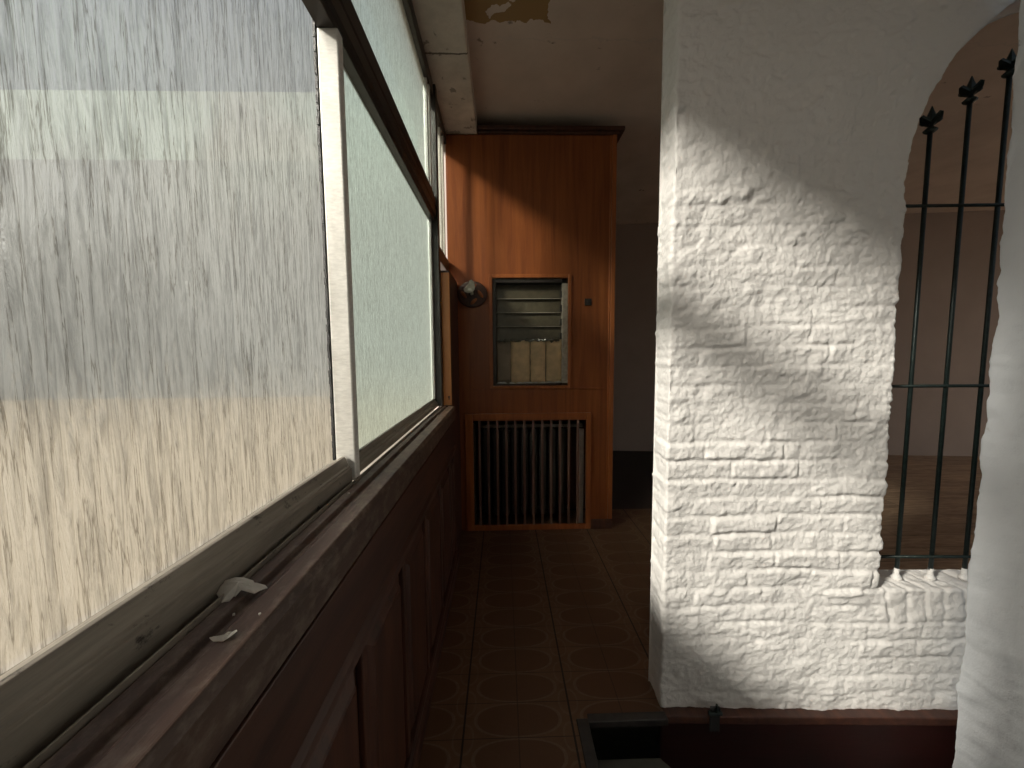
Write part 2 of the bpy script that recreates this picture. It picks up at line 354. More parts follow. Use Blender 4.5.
# ------------------------------------------------------------------ windows
def pane(parent, x, y0, y1, z0, z1, m, name='glass_pane'):
    bm = bmesh.new(); box(bm, x-.005, x, y0, y1, z0, z1)
    bm.faces.ensure_lookup_table()
    for f in bm.faces: f.material_index = 0 if all(abs(v.co.x-x) < 1e-6 for v in f.verts) else 1
    return obj(name, bm, None, parent, mats=[m, 'clear'])
def frame(parent, x0, x1, y0, y1, z0, z1, w_, m, name='window_frame'):
    return boxes(name, m, [(x0, x1, y0, y1, z0, z0+w_), (x0, x1, y0, y1, z1-w_, z1), (x0, x1, y0, y0+w_, z0+w_, z1-w_), (x0, x1, y1-w_, y1, z0+w_, z1-w_)], parent, .002)
W1 = struct(empty('window_1', (-.40, .45, .99), 'structure'))
pane(W1, -.428, .03, .984, 1.010, 2.10, 'rain_glass')
bm = bmesh.new()
prism(bm, [(-.440, .968), (-.372, .968), (-.372, 1.018), (-.376, 1.021), (-.376, 1.024), (-.380, 1.026), (-.388, 1.047), (-.394, 1.047), (-.427, 1.030), (-.440, 1.030)], .02, .950)
obj('bottom_rail', bm, 'rail', W1, .0012)
boxes('top_rail', 'shade_metal', [(-.440, -.413, .02, 1.0, 2.085, 2.12)], W1, .002)
boxes('sash_stile', 'alu', [(-.4275, -.414, .987, 1.004, 1.030, 2.085)], W1, .002)
boxes('sash_stile', 'alu', [(-.440, -.415, .02, .045, 1.030, 2.085)], W1, .002)
bm = bmesh.new()                        # ragged black glazing rubber at the end of the pane
zs = np.linspace(1.032, 2.075, 66)
for a, b in zip(zs, zs[1:]):
    w0 = .004+.005*rnd.random(); box(bm, -.4279, -.4225, .978-w0, .9868, a, b+.001)
obj('glazing_rubber', bm, 'black', W1)
W2 = struct(empty('window_2', (-.40, 1.6, .99), 'structure'))
pane(W2, -.400, .99, 2.255, 1.020, 2.10, 'frost_glass')
bm = bmesh.new()
prism(bm, [(-.412, .988), (-.375, .988), (-.375, 1.006), (-.382, 1.010), (-.382, 1.014), (-.388, 1.018), (-.393, 1.034), (-.412, 1.034)], .985, 2.27)
obj('bottom_rail', bm, 'rail', W2, .0012)
boxes('sash_stile', 'alu', [(-.412, -.388, 2.235, 2.262, 1.034, 2.06)], W2, .002)
boxes('top_rail', 'shade_metal', [(-.412, -.385, .985, 2.27, 2.04, 2.07)], W2, .002)
W3 = struct(empty('window_3', (-.40, 1.6, 2.17), 'structure'))
pane(W3, -.385, .99, 2.285, 2.18, 2.70, 'upper_glass')
boxes('window_frame', 'shade_metal', [(-.40, -.362, .02, 2.26, 2.70, 2.766), (-.40, -.37, .02, 2.26, 2.165, 2.185)], W3, .002)
boxes('sash_stile', 'alu', [(-.392, -.372, 2.12, 2.150, 2.185, 2.70)], W3, .002)
boxes('sash_stile', 'alu', [(-.392, -.368, 2.17, 2.200, 2.185, 2.70)], W3, .002)
W4 = struct(empty('window_4', (-.40, .5, 2.17), 'structure'))
pane(W4, -.385, .03, .94, 2.18, 2.70, 'rain_glass')
W5 = struct(empty('window_5', (-.40, 2.5, 1.9), 'structure'))
pane(W5, -.385, 2.315, 2.76, 1.92, 2.70, 'grimy_glass')
boxes('window_frame', 'shade_metal', [(-.40, -.360, 2.31, 2.765, 1.84, 1.925), (-.40, -.362, 2.30, 2.765, 2.70, 2.766)], W5, .002)
boxes('sash_stile', 'alu', [(-.390, -.372, 2.56, 2.58, 1.925, 2.70)], W5, .002)
boxes('sash_stile', 'alu', [(-.390, -.370, 2.66, 2.685, 1.925, 2.70)], W5, .002)
W6 = struct(empty('fill_window', (-.40, -1.4, .99), 'structure'))  # unseen bay added behind the camera for fill light
pane(W6, -.400, -2.08, -.74, 1.03, 2.72, 'fill_glass')
frame(W6, -.41, -.385, -2.1, -.72, .985, 2.765, .04, 'alu')
# posts and transom
o = boxes('window_post', 'alu', [(-.412, -.365, .955, .985, .985, 2.035)], None, .003); struct(o, 'bright brushed aluminium post between the two large lower panes', 'window post')
o = boxes('window_post', 'shade_metal', [(-.412, -.352, 2.272, 2.325, .985, 2.766)], None, .003); struct(o, 'dark post beside the orange wooden box at the far window end', 'window post')
o = boxes('window_post', 'shade_metal', [(-.412, -.366, .945, .990, 2.17, 2.766)], None, .003); struct(o)
o = bmesh.new()
prism(o, [(-.412, 2.035), (-.372, 2.035), (-.372, 2.055), (-.362, 2.060), (-.362, 2.098), (-.366, 2.102), (-.366, 2.108), (-.362, 2.112), (-.362, 2.150), (-.372, 2.168), (-.412, 2.168)], .02, 2.272)
o = obj('window_transom', o, 'shade_metal', None, .002); struct(o, 'transom bar above the lower panes, its shade put into the dark colour', 'transom')

# ------------------------------------------------------------------ sill
bm = bmesh.new()
prism(bm, [(-.283, .905), (-.283, .966), (-.290, .979), (-.322, .981), (-.328, .973), (-.336, .973), (-.341, .983), (-.360, .985), (-.360, .905)], YB+.05, 2.325)
o = obj('trim_1', bm, 'sill_wood', None, .0025); struct(o, 'worn dark wooden window sill running under the panes', 'window sill')
bm = bmesh.new()
prism(bm, [(-.445, .905), (-.3605, .905), (-.3605, .992), (-.363, .992), (-.363, .966), (-.4445, .966)], YB+.05, 2.27)
o = obj('sliding_track', bm, 'rail', None, .0006); struct(o, 'thin metal sliding track between the window sashes and the wooden sill', 'window track')

# ------------------------------------------------------------------ wainscot
t = empty('wainscot', (-.30, 0, 0)); tag(t, 'dark mahogany wall panelling below the window sill', 'wall panelling')
Y0, Y1 = YB+.05, 2.325
boxes('backing_board', 'wainscot', [(-.324, -.306, Y0, Y1, .0, .905)], t)
boxes('top_rail', 'wainscot_rail', [(-.3058, -.289, Y0, Y1, .745, .892)], t, .003)
bm = bmesh.new()
prism(bm, [(-.3058, .700), (-.290, .700), (-.283, .708), (-.286, .716), (-.280, .722), (-.282, .734), (-.2905, .7445), (-.3058, .7445)], Y0, Y1)
obj('moulding', bm, 'wainscot_rail', t, .001)
ys = [-1.25, -.90, -.55, -.22, .12, .44, .77, 1.10, 1.42, 1.77, 2.10]
for yy in [Y0+.02]+ys+[2.30]:
    wd = .03
    boxes('stile', 'wainscot', [(-.3058, -.2915, yy-wd/2, yy+wd/2, .085, .6995)], t, .003)
al = [Y0+.02]+ys+[2.30]
for a, b in zip(al, al[1:]):
    bm = bmesh.new(); g = .030
    a2, b2, z2, z3 = a+.015+g*.5, b-.015-g*.5, .10, .675
    if b2-a2 < .1: bm.free(); continue
    # raised field with a sloped border
    vs0 = [bm.verts.new((-.3058, y, z)) for y, z in ((a2, z2), (b2, z2), (b2, z3), (a2, z3))]
    q = .022; vs1 = [bm.verts.new((-.293, y, z)) for y, z in ((a2+q, z2+q), (b2-q, z2+q), (b2-q, z3-q), (a2+q, z3-q))]
    vs2 = [bm.verts.new((-.2895, y, z)) for y, z in ((a2+q+.003, z2+q+.003), (b2-q-.003, z2+q+.003), (b2-q-.003, z3-q-.003), (a2+q+.003, z3-q-.003))]
    for A, B in ((vs0, vs1), (vs1, vs2)):
        for i in range(4): bm.faces.new((A[i], A[(i+1) % 4], B[(i+1) % 4], B[i]))
    bm.faces.new(vs2); bm.faces.new(vs0[::-1])
    obj('raised_panel', bm, 'wainscot', t)
bm = bmesh.new(); prism(bm, [(-.3058, .0005), (-.276, .0005), (-.276, .060), (-.283, .070), (-.283, .076), (-.290, .084), (-.3058, .084)], Y0, Y1)
obj('baseboard', bm, 'wainscot_rail', t, .001)

# boxed wooden column beyond the last pane
t = empty('wooden_box_column', (-.35, 2.5, 0)); tag(t, 'orange wooden boxed column with keyhole at the far end of the sill', 'boxed column')
boxes('carcass', 'wainscot', [(-.3695, -.305, 2.345, 2.765, .001, 1.78)], t, .003)  # dark mahogany colour stands in for shade on the column's side
boxes('front_board', 'orange_wood', [(-.352, -.304, 2.327, 2.3445, .985, 1.765)], t, .003)
boxes('front_batten', 'orange_wood', [(-.376, -.358, 2.3265, 2.3445, .99, 1.765)], t, .003)
bm = bmesh.new(); tube(bm, (-.319, 2.3265, 1.035), (-.319, 2.3235, 1.035), .006); box(bm, -.3215, -.3165, 2.3235, 2.3265, 1.018, 1.035)
obj('keyhole', bm, 'black', t)

# ------------------------------------------------------------------ plaster scraps on the sill
def scrap(name, pts, z0, hs, m, seed, thick=.0015, div=10):
    """torn sheet: outline fan subdivided, lifted by hs"""
    r = random.Random(seed); cx = sum(p[0] for p in pts)/len(pts); cy = sum(p[1] for p in pts)/len(pts)
    bm = bmesh.new(); c = bm.verts.new((cx, cy, z0+hs[0])); rings = []
    for k in (1/3, 2/3, 1):
        rings.append([bm.verts.new((cx+(x-cx)*k, cy+(y-cy)*k, z0+hs[0]*(1-k)+hs[1+i % (len(hs)-1)]*k+(r.random()-.5)*.004*(k < 1))) for i, (x, y) in enumerate(pts)])
    n = len(pts)
    for i in range(n): bm.faces.new((c, rings[0][i], rings[0][(i+1) % n]))
    for a, b in zip(rings, rings[1:]):
        for i in range(n): bm.faces.new((a[i], b[i], b[(i+1) % n], a[(i+1) % n]))
    o = obj(name, bm, m, None); s = o.modifiers.new('solid', 'SOLIDIFY'); s.thickness = thick; s.offset = 1
    return o
o = scrap('plaster_scrap', [(-0.392, 0.501), (-0.377, 0.498), (-0.372, 0.507), (-0.361, 0.511), (-0.351, 0.512), (-0.34, 0.512), (-0.332, 0.509), (-0.325, 0.514), (-0.320, 0.511), (-0.327, 0.505), (-0.329, 0.498), (-0.345, 0.497), (-0.349, 0.491), (-0.361, 0.494), (-0.353, 0.485), (-0.36, 0.482), (-0.376, 0.494)],
          .984, [.014, .009, .009, .014, .016, .014, .010, .004, .002, .0, .0, .001, .007, .002, .002, .0, .0, .008], 'pebble', 4)
tag(o, 'large torn white scrap of peeled plaster lying on the wooden sill', 'plaster scrap')
o = scrap('plaster_flake', [(-0.331, 0.421), (-0.322, 0.423), (-0.315, 0.425), (-0.307, 0.430), (-0.304, 0.427), (-0.308, 0.421), (-0.313, 0.417), (-0.324, 0.417)], .9815, [.003, .001, .0, .0, .003, .004, .002, .0, .0], 'pebble', 9, .001)
tag(o, 'thin curved white flake on the sill in front of the large scrap', 'plaster flake')
for x, y, s, lb in ((-.331, .461, .0016, 'tiny white crumb on the sill between curved flake and large scrap'), (-.300, .461, .0018, 'tiny white crumb on the sill edge, nearer the viewer than the large scrap'),
                    (-.350, .868, .0030, 'tiny white crumb on the sill close to the bright window post')):
    bm = bmesh.new(); bmesh.ops.create_icosphere(bm, subdivisions=1, radius=s)
    for v in bm.verts: v.co *= .7+.6*rnd.random()
    bmesh.ops.translate(bm, verts=bm.verts[:], vec=(x, y, .9815+s*.7))
    tag(obj('plaster_crumb', bm, 'pebble'), lb, 'crumb', 'white crumbs on the window sill')

# ------------------------------------------------------------------ partition at the corridor end
PY = 2.77
t = empty('wooden_partition', (.25, PY, 0)); tag(t, 'tall red-brown veneered wooden partition closing the corridor end', 'partition')
gx0, gx1, gz0, gz1 = -.245, .612, .015, .835      # niche opening
hx0, hx1, hz0, hz1 = -.066, .468, 1.060, 1.812     # hatch opening
D = .018
boxes('panel_board', 'veneer', [(-.369, .765, PY, PY+D, hz1, 2.765), (-.369, hx0, PY, PY+D, hz0, hz1), (hx1, .765, PY, PY+D, hz0, hz1),
                                (-.369, .765, PY, PY+D, gz1, hz0), (-.369, gx0, PY, PY+D, 0, gz1), (gx1, .765, PY, PY+D, 0, gz1), (gx0, gx1, PY, PY+D, 0, gz0)], t)
boxes('side_board', 'veneer', [(.7645, .782, PY+.002, 3.15, 0, 2.765)], t)
boxes('back_board', 'wainscot', [(-.369, .764, 3.13, 3.15, 0, 2.765), (-.369, .764, PY+D, 3.13, .90, .92)], t)
boxes('edge_moulding', 'frame_veneer', [(.752, .7644, PY-.010, PY-.0003, 0, 2.765), (.7648, .796, PY-.016, PY+.0015, 0, 2.765)], t, .005)
boxes('cornice', 'wainscot', [(-.150, .815, PY-.020, 3.15, 2.7655, 2.785), (-.150, .845, PY-.035, 3.16, 2.785, 2.812)], t, .006)
boxes('rail_strip', 'veneer', [(-.30, .7515, PY-.005, PY-.0003, 1.030, 1.0385)], t, .001)
boxes('plinth', 'wainscot', [(.640, .796, PY-.022, PY-.0165, .0, .075)], t, .003)

t = empty('radiator_grille', (.18, PY-.01, 0)); tag(t, 'wooden slatted grille set low in the partition', 'grille')
boxes('grille_frame', 'frame_veneer', [(-.269, -.212, PY-.022, PY-.0005, .002, .862), (.600, .635, PY-.022, PY-.0005, .002, .862), (-.212, .600, PY-.022, PY-.0005, .812, .862), (-.212, .600, PY-.022, PY-.0005, .002, .042)], t, .004)
for i in range(12):
    x = -.168+i*.0645
    boxes('slat', 'slat_wood', [(x-.008, x+.008, PY-.020, PY+.006, .0425, .8115)], t, .003)
t = empty('radiator', (.2, 2.9, .05)); tag(t, 'dark ribbed radiator standing behind the slatted grille', 'radiator')
for i in range(9):
    x = -.12+i*.07; bm = bmesh.new()
    prism(bm, [(x-.022, .07), (x+.022, .07), (x+.028, .10), (x+.028, .70), (x+.016, .735), (x-.016, .735), (x-.028, .70), (x-.028, .10)], 2.86, 3.0)
    obj('rib', bm, 'dark_metal', t, .008)
for z_ in (.69, .10): boxes('pipe', 'dark_metal', [(-.20, .50, 2.915, 2.945, z_, z_+.02)], t, .004)
boxes('foot', 'dark_metal', [(-.13, -.10, 2.88, 2.98, .0, .072)], t); boxes('foot', 'dark_metal', [(.42, .45, 2.88, 2.98, .0, .072)], t)
boxes('shelf_bar', 'rail', [(-.16, .60, 2.875, 2.985, .7365, .760)], t, .002)
o = boxes('white_board', 'white_board', [(.555, .600, 2.83, 2.85, .001, .73)], None, .004); tag(o, 'narrow white upright board behind the last slat on the right', 'board')
o = boxes('lit_niche_strip', 'niche', [(-.236, -.200, 2.83, 2.85, .001, .78)], None, .004); tag(o, 'narrow grey strip standing in for the lit niche side behind the first slat', 'board')  # added strip; its pale grey stands in for light on the niche side

# service hatch with louvres
t = empty('hatch_window', (.2, PY, 1.04)); tag(t, 'small louvred hatch window with wooden frame in the partition', 'hatch window')
boxes('wooden_frame', 'frame_veneer', [(-.088, -.064, PY-.014, PY-.0005, 1.040, 1.838), (.466, .490, PY-.014, PY-.0005, 1.040, 1.838), (-.064, .466, PY-.014, PY-.0005, 1.813, 1.838), (-.064, .466, PY-.014, PY-.0005, 1.040, 1.058)], t, .003)
boxes('metal_frame', 'shade_metal', [(-.0635, -.040, PY, PY+.06, 1.063, 1.8115), (-.040, .425, PY, PY+.06, 1.782, 1.8115), (-.040, .425, PY+.0, PY+.06, 1.063, 1.075)], t, .002)
boxes('white_stile', 'cream_metal', [(.428, .4665, PY-.001, PY+.06, 1.076, 1.777)], t, .002)
for k in range(4):
    z = 1.772-k*.098; bm = bmesh.new()
    a = [bm.verts.new(p) for p in ((-.038, PY+.052, z), (.427, PY+.052, z), (.427, PY+.034, z-.0975), (-.038, PY+.034, z-.0975))]
    b = [bm.verts.new(v.co+Vector((0, .005, .0015))) for v in a]
    bm.faces.new(a); bm.faces.new(b[::-1])
    for i in range(4): bm.faces.new((a[i], b[i], b[(i+1) % 4], a[(i+1) % 4]))
    obj('louvre_blade', bm, 'greenglass', t)
    boxes('blade_rim', 'cream_metal', [(-.038, .427, PY+.0305, PY+.0335, z-.0985, z-.0955)], t)
    boxes('louvre_clip', 'dark_metal', [(.412, .4275, PY+.020, PY+.0300, z-.09, z-.045)], t)
boxes('back_panel', 'niche', [(-.10, .50, PY+.10, PY+.12, 1.0, 1.85)], t)
def sheet(x0, x1, z0, z1, y, bend, m, seed, lab):
    r = random.Random(seed); bm = bmesh.new(); n, k = 10, 8; g = []
    for j in range(k+1):
        g.append([bm.verts.new((x0+(x1-x0)*i/n+(.004*(r.random()-.5) if i in (0, n) else 0), y+bend*math.sin(math.pi*i/n)+.003*r.random(), z0+(z1-z0)*j/k+(.010*(r.random()-.3) if j == k else 0))) for i in range(n+1)])
    for j in range(k):
        for i in range(n): bm.faces.new((g[j][i], g[j][i+1], g[j+1][i+1], g[j+1][i]))
    o = obj('cardboard_sheet', bm, m, smooth=True); s = o.modifiers.new('s', 'SOLIDIFY'); s.thickness = .002
    return tag(o, lab, 'cardboard', 'cardboard sheets stuffed into the hatch window')
sheet(-.038, .062, 1.077, 1.375, PY+.030, -.006, 'brown_paper', 1, 'dark brown crumpled sheet at the left of the hatch window')
sheet(.064, .200, 1.077, 1.380, PY+.026, -.010, 'cardboard', 2, 'tan cardboard piece with a torn upper corner, second from the left in the hatch')
sheet(.204, .310, 1.077, 1.372, PY+.022, -.014, 'cardboard', 3, 'tan cardboard piece curling forward, third from the left in the hatch')
sheet(.316, .426, 1.077, 1.385, PY+.030, -.004, 'cardboard', 4, 'flat pale cardboard piece at the right of the hatch window')
bm = bmesh.new(); r = random.Random(5)
for i in range(46):
    s = .003+.007*r.random(); x = -.03+.45*r.random(); y = PY+.004+.014*r.random()
    q = bmesh.ops.create_icosphere(bm, subdivisions=1, radius=s)['verts']
    for v in q: v.co = Vector((v.co.x*2.2*(.6+.8*r.random()), v.co.y*.5, v.co.z*(.4+.6*r.random())))+Vector((x, y, 1.0755+s*.6))
o = obj('hatch_debris', bm, 'pebble'); tag(o, 'line of plaster crumbs lying on the hatch window ledge', 'debris'); o['kind'] = 'stuff'
bm = bmesh.new(); r = random.Random(6)
for i in range(60):
    s = .004+.007*r.random(); x = -.03+.44*r.random()
    q = bmesh.ops.create_icosphere(bm, subdivisions=1, radius=s)['verts']
    for v in q: v.co = Vector((v.co.x*1.8*(.6+.8*r.random()), v.co.y*.7, v.co.z*(.5+.9*r.random())))+Vector((x, PY+.012+.006*r.random(), 1.374+.014*r.random()))
o = obj('frayed_lining', bm, 'greenglass'); tag(o, 'frayed grey lining hanging under the lowest louvre blade', 'lining'); o['kind'] = 'stuff'

# wall lamp plate
t = empty('wall_light', (-.20, PY, 1.69)); tag(t, 'round carved wooden wall light with a broken white shade beside the window wall', 'wall light')
bm = bmesh.new(); lathe(bm, [(.020, -.012), (.088, -.012), (.104, -.006), (.106, .0), (.100, .006), (.088, .004), (.076, .010), (.05, .006), (.025, .012), (.015, .012)], n=32)
for v in bm.verts: v.co = Vector((v.co.x-.203, PY-.0135-v.co.z, v.co.y*.86+1.700))
obj('backplate', bm, 'wainscot', t, smooth=True)
for s, ang in ((1, .5), (1, 2.2), (1, 3.9), (1, 5.3)):
    bm = bmesh.new(); bmesh.ops.create_uvsphere(bm, u_segments=10, v_segments=6, radius=.02)
    for v in bm.verts:
        c, n = math.cos(ang), math.sin(ang); x, z = v.co.x*1.6, v.co.z*.6
        v.co = Vector((-.203+.058*math.cos(ang+1)+x*c-z*n, PY-.026+v.co.y*.35, 1.700+.05*math.sin(ang+1)+x*n+z*c))
    obj('carved_leaf', bm, 'frame_veneer', t, smooth=True)
bm = bmesh.new()
fan = [(-.052, -.012), (-.045, -.032), (-.022, -.042), (.006, -.036), (.022, -.018), (.026, .01), (.016, .034), (.004, .050), (-.010, .044), (-.022, .020), (-.036, .004)]
a = [bm.verts.new((-.205+x, PY-.045-(.022 if i % 2 else .026), 1.742+z)) for i, (x, z) in enumerate(fan)]; c0 = bm.verts.new((-.205, PY-.068, 1.742))
b = [bm.verts.new((v.co.x*.9-.0205, v.co.y+.016, 1.742+(v.co.z-1.742)*.85)) for v in a]; bm.faces.new(b[::-1])
for i in range(len(a)): bm.faces.new((a[i], a[(i+1) % len(a)], c0)); bm.faces.new((a[i], b[i], b[(i+1) % len(a)], a[(i+1) % len(a)]))
tube(bm, (-.205, PY-.05, 1.735), (-.205, PY-.024, 1.70), .010, .012)
obj('broken_shade', bm, 'shell', t)
t = empty('light_switch', (.609, PY, 1.646)); tag(t, 'small dark square switch plate on the partition right of the hatch', 'switch')
boxes('cover_plate', 'shade_metal', [(.585, .633, PY-.006, PY-.0003, 1.622, 1.670)], t, .002)
boxes('rocker', 'frame_wood', [(.600, .618, PY-.010, PY-.0062, 1.634, 1.658)], t, .001)

# ------------------------------------------------------------------ white brick arch wall
A0 = Vector((.560, 1.300, 0)); ANG = math.radians(-2.4); T = .125
ca, sa = math.cos(ANG), math.sin(ANG)
def arch_xy(u, v): return A0.x+u*ca-v*sa, A0.y+u*sa+v*ca
JU, CU, CZA, RA, SZ = .757, 1.325, 1.825, .568, .462
RZ = .625    # jamb, arch centre, springing, radius, sill height
def row_path(z, uR, jamb, nf, ds=.0048):
    """points (u,v) and normals from back of the left face round the corner, along the front, into the jamb"""
    P = []; r = .012
    for v in np.linspace(T, r, 24): P.append((0, v, -1, 0))
    for a in np.linspace(0, math.pi/2, 6)[1:]: P.append((r-r*math.cos(a), r-r*math.sin(a), -math.cos(a), -math.sin(a)))
    end = uR-(r if jamb else 0)
    for u in np.linspace(r, end, nf)[1:]: P.append((u, 0, 0, -1))
    if jamb:
        for a in np.linspace(0, math.pi/2, 5)[1:]: P.append((uR-r+r*math.sin(a), r-r*math.cos(a), math.sin(a), -math.cos(a)))
        for v in np.linspace(r, T, 18)[1:]: P.append((uR, v, 1, 0))
    return np.array(P)
def emit(rows_z, fR, jamb, nf):
    V = []
    for z in rows_z:
        P = row_path(z, fR(z), jamb, nf)
        zz = np.full(len(P), z)
        s = P[:, 0]-P[:, 1]*(P[:, 2] < -.5)*1.0+P[:, 1]*(P[:, 2] > .5)
        d = relief(s+2, zz)-.006
        edge = (fbm(np.array([z*9.]), np.array([3.3]))[0]-.5)*.020+(fbm(np.array([z*40.]), np.array([8.]))[0]-.5)*.012
        u = P[:, 0]+P[:, 2]*(d*.8+edge*.6); v = P[:, 1]+P[:, 3]*d
        x, y = arch_xy(u, v); V.append(np.stack([x, y, zz], 1))
    return np.concatenate(V), len(V[0])
VV, FF, base = [], [], 0
NF = 215
r1 = np.arange(.004, SZ+.0001, .0052); a, n = emit(r1, lambda z: JU, False, int(NF*.75)); VV.append(a); FF.append(grid_faces(len(r1), n, base)); base += len(a)
rows = list(np.arange(SZ-.02, CZA, .0052))
th = np.linspace(0, math.pi/2, 130); rows += [CZA+RZ*math.sin(t_) for t_ in th[:-1]]
rows = np.array(rows)
def fR(z): return JU if z <= CZA else CU-RA*math.sqrt(max(0, 1-((z-CZA)/RZ)**2))
a, n = emit(rows, fR, True, NF); VV.append(a); FF.append(grid_faces(len(rows), n, base)); base += len(a)
r3 = np.arange(CZA+RZ, CZ+.01, .006); a, n = emit(r3, lambda z: CU, False, NF+30); VV.append(a); FF.append(grid_faces(len(r3), n, base)); base += len(a)
# below the sill: from the jamb to the right, wrapping over the sill top (soldier bricks)
us = np.arange(JU, 1.40, .005); path = [(0, z, -1, 0) for z in r1[r1 < SZ-.014]]
path += [(.012-.012*math.cos(a_), SZ-.012+.012*math.sin(a_), -math.cos(a_), math.sin(a_)) for a_ in np.linspace(.1, math.pi/2, 6)]
path += [(v_, SZ, 0, 1) for v_ in np.linspace(.014, T, 26)]
rowsB = []
for v_, z_, nv, nz in path:
    uu = us; zz = np.full(len(us), z_); vv = np.full(len(us), v_)
    d = relief(uu+2, zz)-.006
    sold = sstep(.0, .013, np.abs(((uu+.25*(vv if nz > .5 else 0)+(fbm(uu*9, zz*9)-.5)*.045)/.066) % 1-.5)*-.066+.033)*.010
    wgt = sstep(SZ-.16, SZ-.10, zz)*sstep(JU, JU+.03, uu)
    d = d*(1-.7*wgt)+wgt*(sold*(.35+.5*fbm(uu*9+2, zz*5))-.004+(fbm(uu*30, zz*30+vv*30)-.5)*.014)
    x, y = arch_xy(uu, vv+nv*d); rowsB.append(np.stack([x, y, zz+nz*d], 1))
a = np.concatenate(rowsB); VV.append(a); FF.append(grid_faces(len(path), len(us), base)); base += len(a)
# hidden right half and the back of the wall, plain
def quad(p): 
    global base
    a = np.array(p, float); VV.append(a); FF.append(np.array([[base, base+1, base+2, base+3]])); base += 4
def P3(u, v, z): return (*arch_xy(u, v), z)
URR = 3.4
quad([P3(1.39, 0, 0), P3(URR, 0, 0), P3(URR, 0, SZ), P3(1.39, 0, SZ)]); quad([P3(1.39, 0, SZ), P3(URR, 0, SZ), P3(URR, T, SZ), P3(1.39, T, SZ)])
quad([P3(2*CU-JU, 0, SZ), P3(URR, 0, SZ), P3(URR, 0, CZA), P3(2*CU-JU, 0, CZA)]); quad([P3(2*CU-JU, 0, SZ), P3(2*CU-JU, T, SZ), P3(2*CU-JU, T, CZA), P3(2*CU-JU, 0, CZA)])
quad([P3(CU, 0, CZA+RZ), P3(URR, 0, CZA+RZ), P3(URR, 0, CZ), P3(CU, 0, CZ)])
ths = np.linspace(0, math.pi/2, 20)
for t0, t1 in zip(ths, ths[1:]):
    ua, ub = CU+RA*math.cos(t0), CU+RA*math.cos(t1); za, zb = CZA+RZ*math.sin(t0), CZA+RZ*math.sin(t1)
    quad([P3(ua, 0, za), P3(URR, 0, za), P3(URR, 0, zb), P3(ub, 0, zb)]); quad([P3(ua, 0, za), P3(ub, 0, zb), P3(ub, T, zb), P3(ua, T, za)])
    for sg in (1, -1):
        quad([P3(CU+sg*RA*math.cos(t0), T, za), P3(CU+sg*RA*math.cos(t1), T, zb), P3(URR if sg > 0 else 0, T, zb), P3(URR if sg > 0 else 0, T, za)])
for (ua, ub, za, zb) in ((0, URR, 0, SZ), (0, JU, SZ, CZA), (2*CU-JU, URR, SZ, CZA), (0, URR, CZA+RZ, CZ)):
    quad([P3(ua, T, za), P3(ub, T, za), P3(ub, T, zb), P3(ua, T, zb)])
o = mesh_obj('wall_arch', np.concatenate(VV), np.concatenate(FF), 'brick'); struct(o, 'white painted brick wall with an arched opening', 'brick wall')
# skirting strip and the red boards under it, down into the stairwell
bm = bmesh.new()
def obox(bm, u0, u1, v0, v1, z0, z1):
    n0 = len(bm.verts); box(bm, u0, u1, v0, v1, z0, z1); bm.verts.ensure_lookup_table()
    for v in bm.verts[n0:]: v.co.x, v.co.y = arch_xy(v.co.x, v.co.y)
obox(bm, .012, 1.20, -.028, .04, -.026, .004); o = obj('trim_2', bm, 'wainscot_rail', None, .004); struct(o, 'thin brown wooden strip along the foot of the brick wall', 'trim')
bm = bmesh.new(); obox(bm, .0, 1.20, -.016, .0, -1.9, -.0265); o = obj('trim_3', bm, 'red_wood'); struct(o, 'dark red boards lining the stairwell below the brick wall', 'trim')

# near white wall on the right, running past the camera
V = []; zr = np.arange(-1.2, CZ+.01, .010); YE, XS, TS = 1.15, 1.468, .14
pth = [(XS+.14-q, YE, 0, 1) for q in np.linspace(0, .125, 14)]
pth += [(XS+.015-.015*math.sin(a_), YE-.015+.015*math.cos(a_), -math.sin(a_), math.cos(a_)) for a_ in np.linspace(.1, math.pi/2, 7)]
pth += [(XS, y_, -1, 0) for y_ in np.arange(YE-.02, .2, -.009)]+[(XS, y_, -1, 0) for y_ in np.linspace(.15, YB, 20)]
pth = np.array(pth); s_ = np.cumsum(np.r_[0, np.hypot(np.diff(pth[:, 0]), np.diff(pth[:, 1]))])
for z in zr:
    zz = np.full(len(pth), z); d = .6*relief(s_*1.0+7, zz*1.0+4)+(fbm(s_*5, zz*6)-.5)*.020+(fbm(s_*12+zz*5, zz*12)-.5)*.010-.006
    e = (fbm(np.array([z*7.+2]), np.array([1.2]))[0]-.5)*.035
    e = e+.014*(z-1.0)
    g = np.exp(-np.maximum(0, YE-pth[:, 1])/.12)
    V.append(np.stack([pth[:, 0]+pth[:, 2]*(d-e*g), pth[:, 1]+pth[:, 3]*d+e*.5*g, zz], 1))
V = np.concatenate(V); F = grid_faces(len(zr), len(pth)); n0 = len(V)
bk = np.array([(XS+TS, YE, -1.2), (XS+TS, YB, -1.2), (XS+TS, YB, CZ), (XS+TS, YE, CZ)]); V = np.concatenate([V, bk]); F = np.concatenate([F, [[n0, n0+1, n0+2, n0+3]]])
o = mesh_obj('wall_near_right', V, F, 'sidewall'); struct(o, 'smooth greyish-white painted wall edge at the right, nearest the viewer', 'wall')

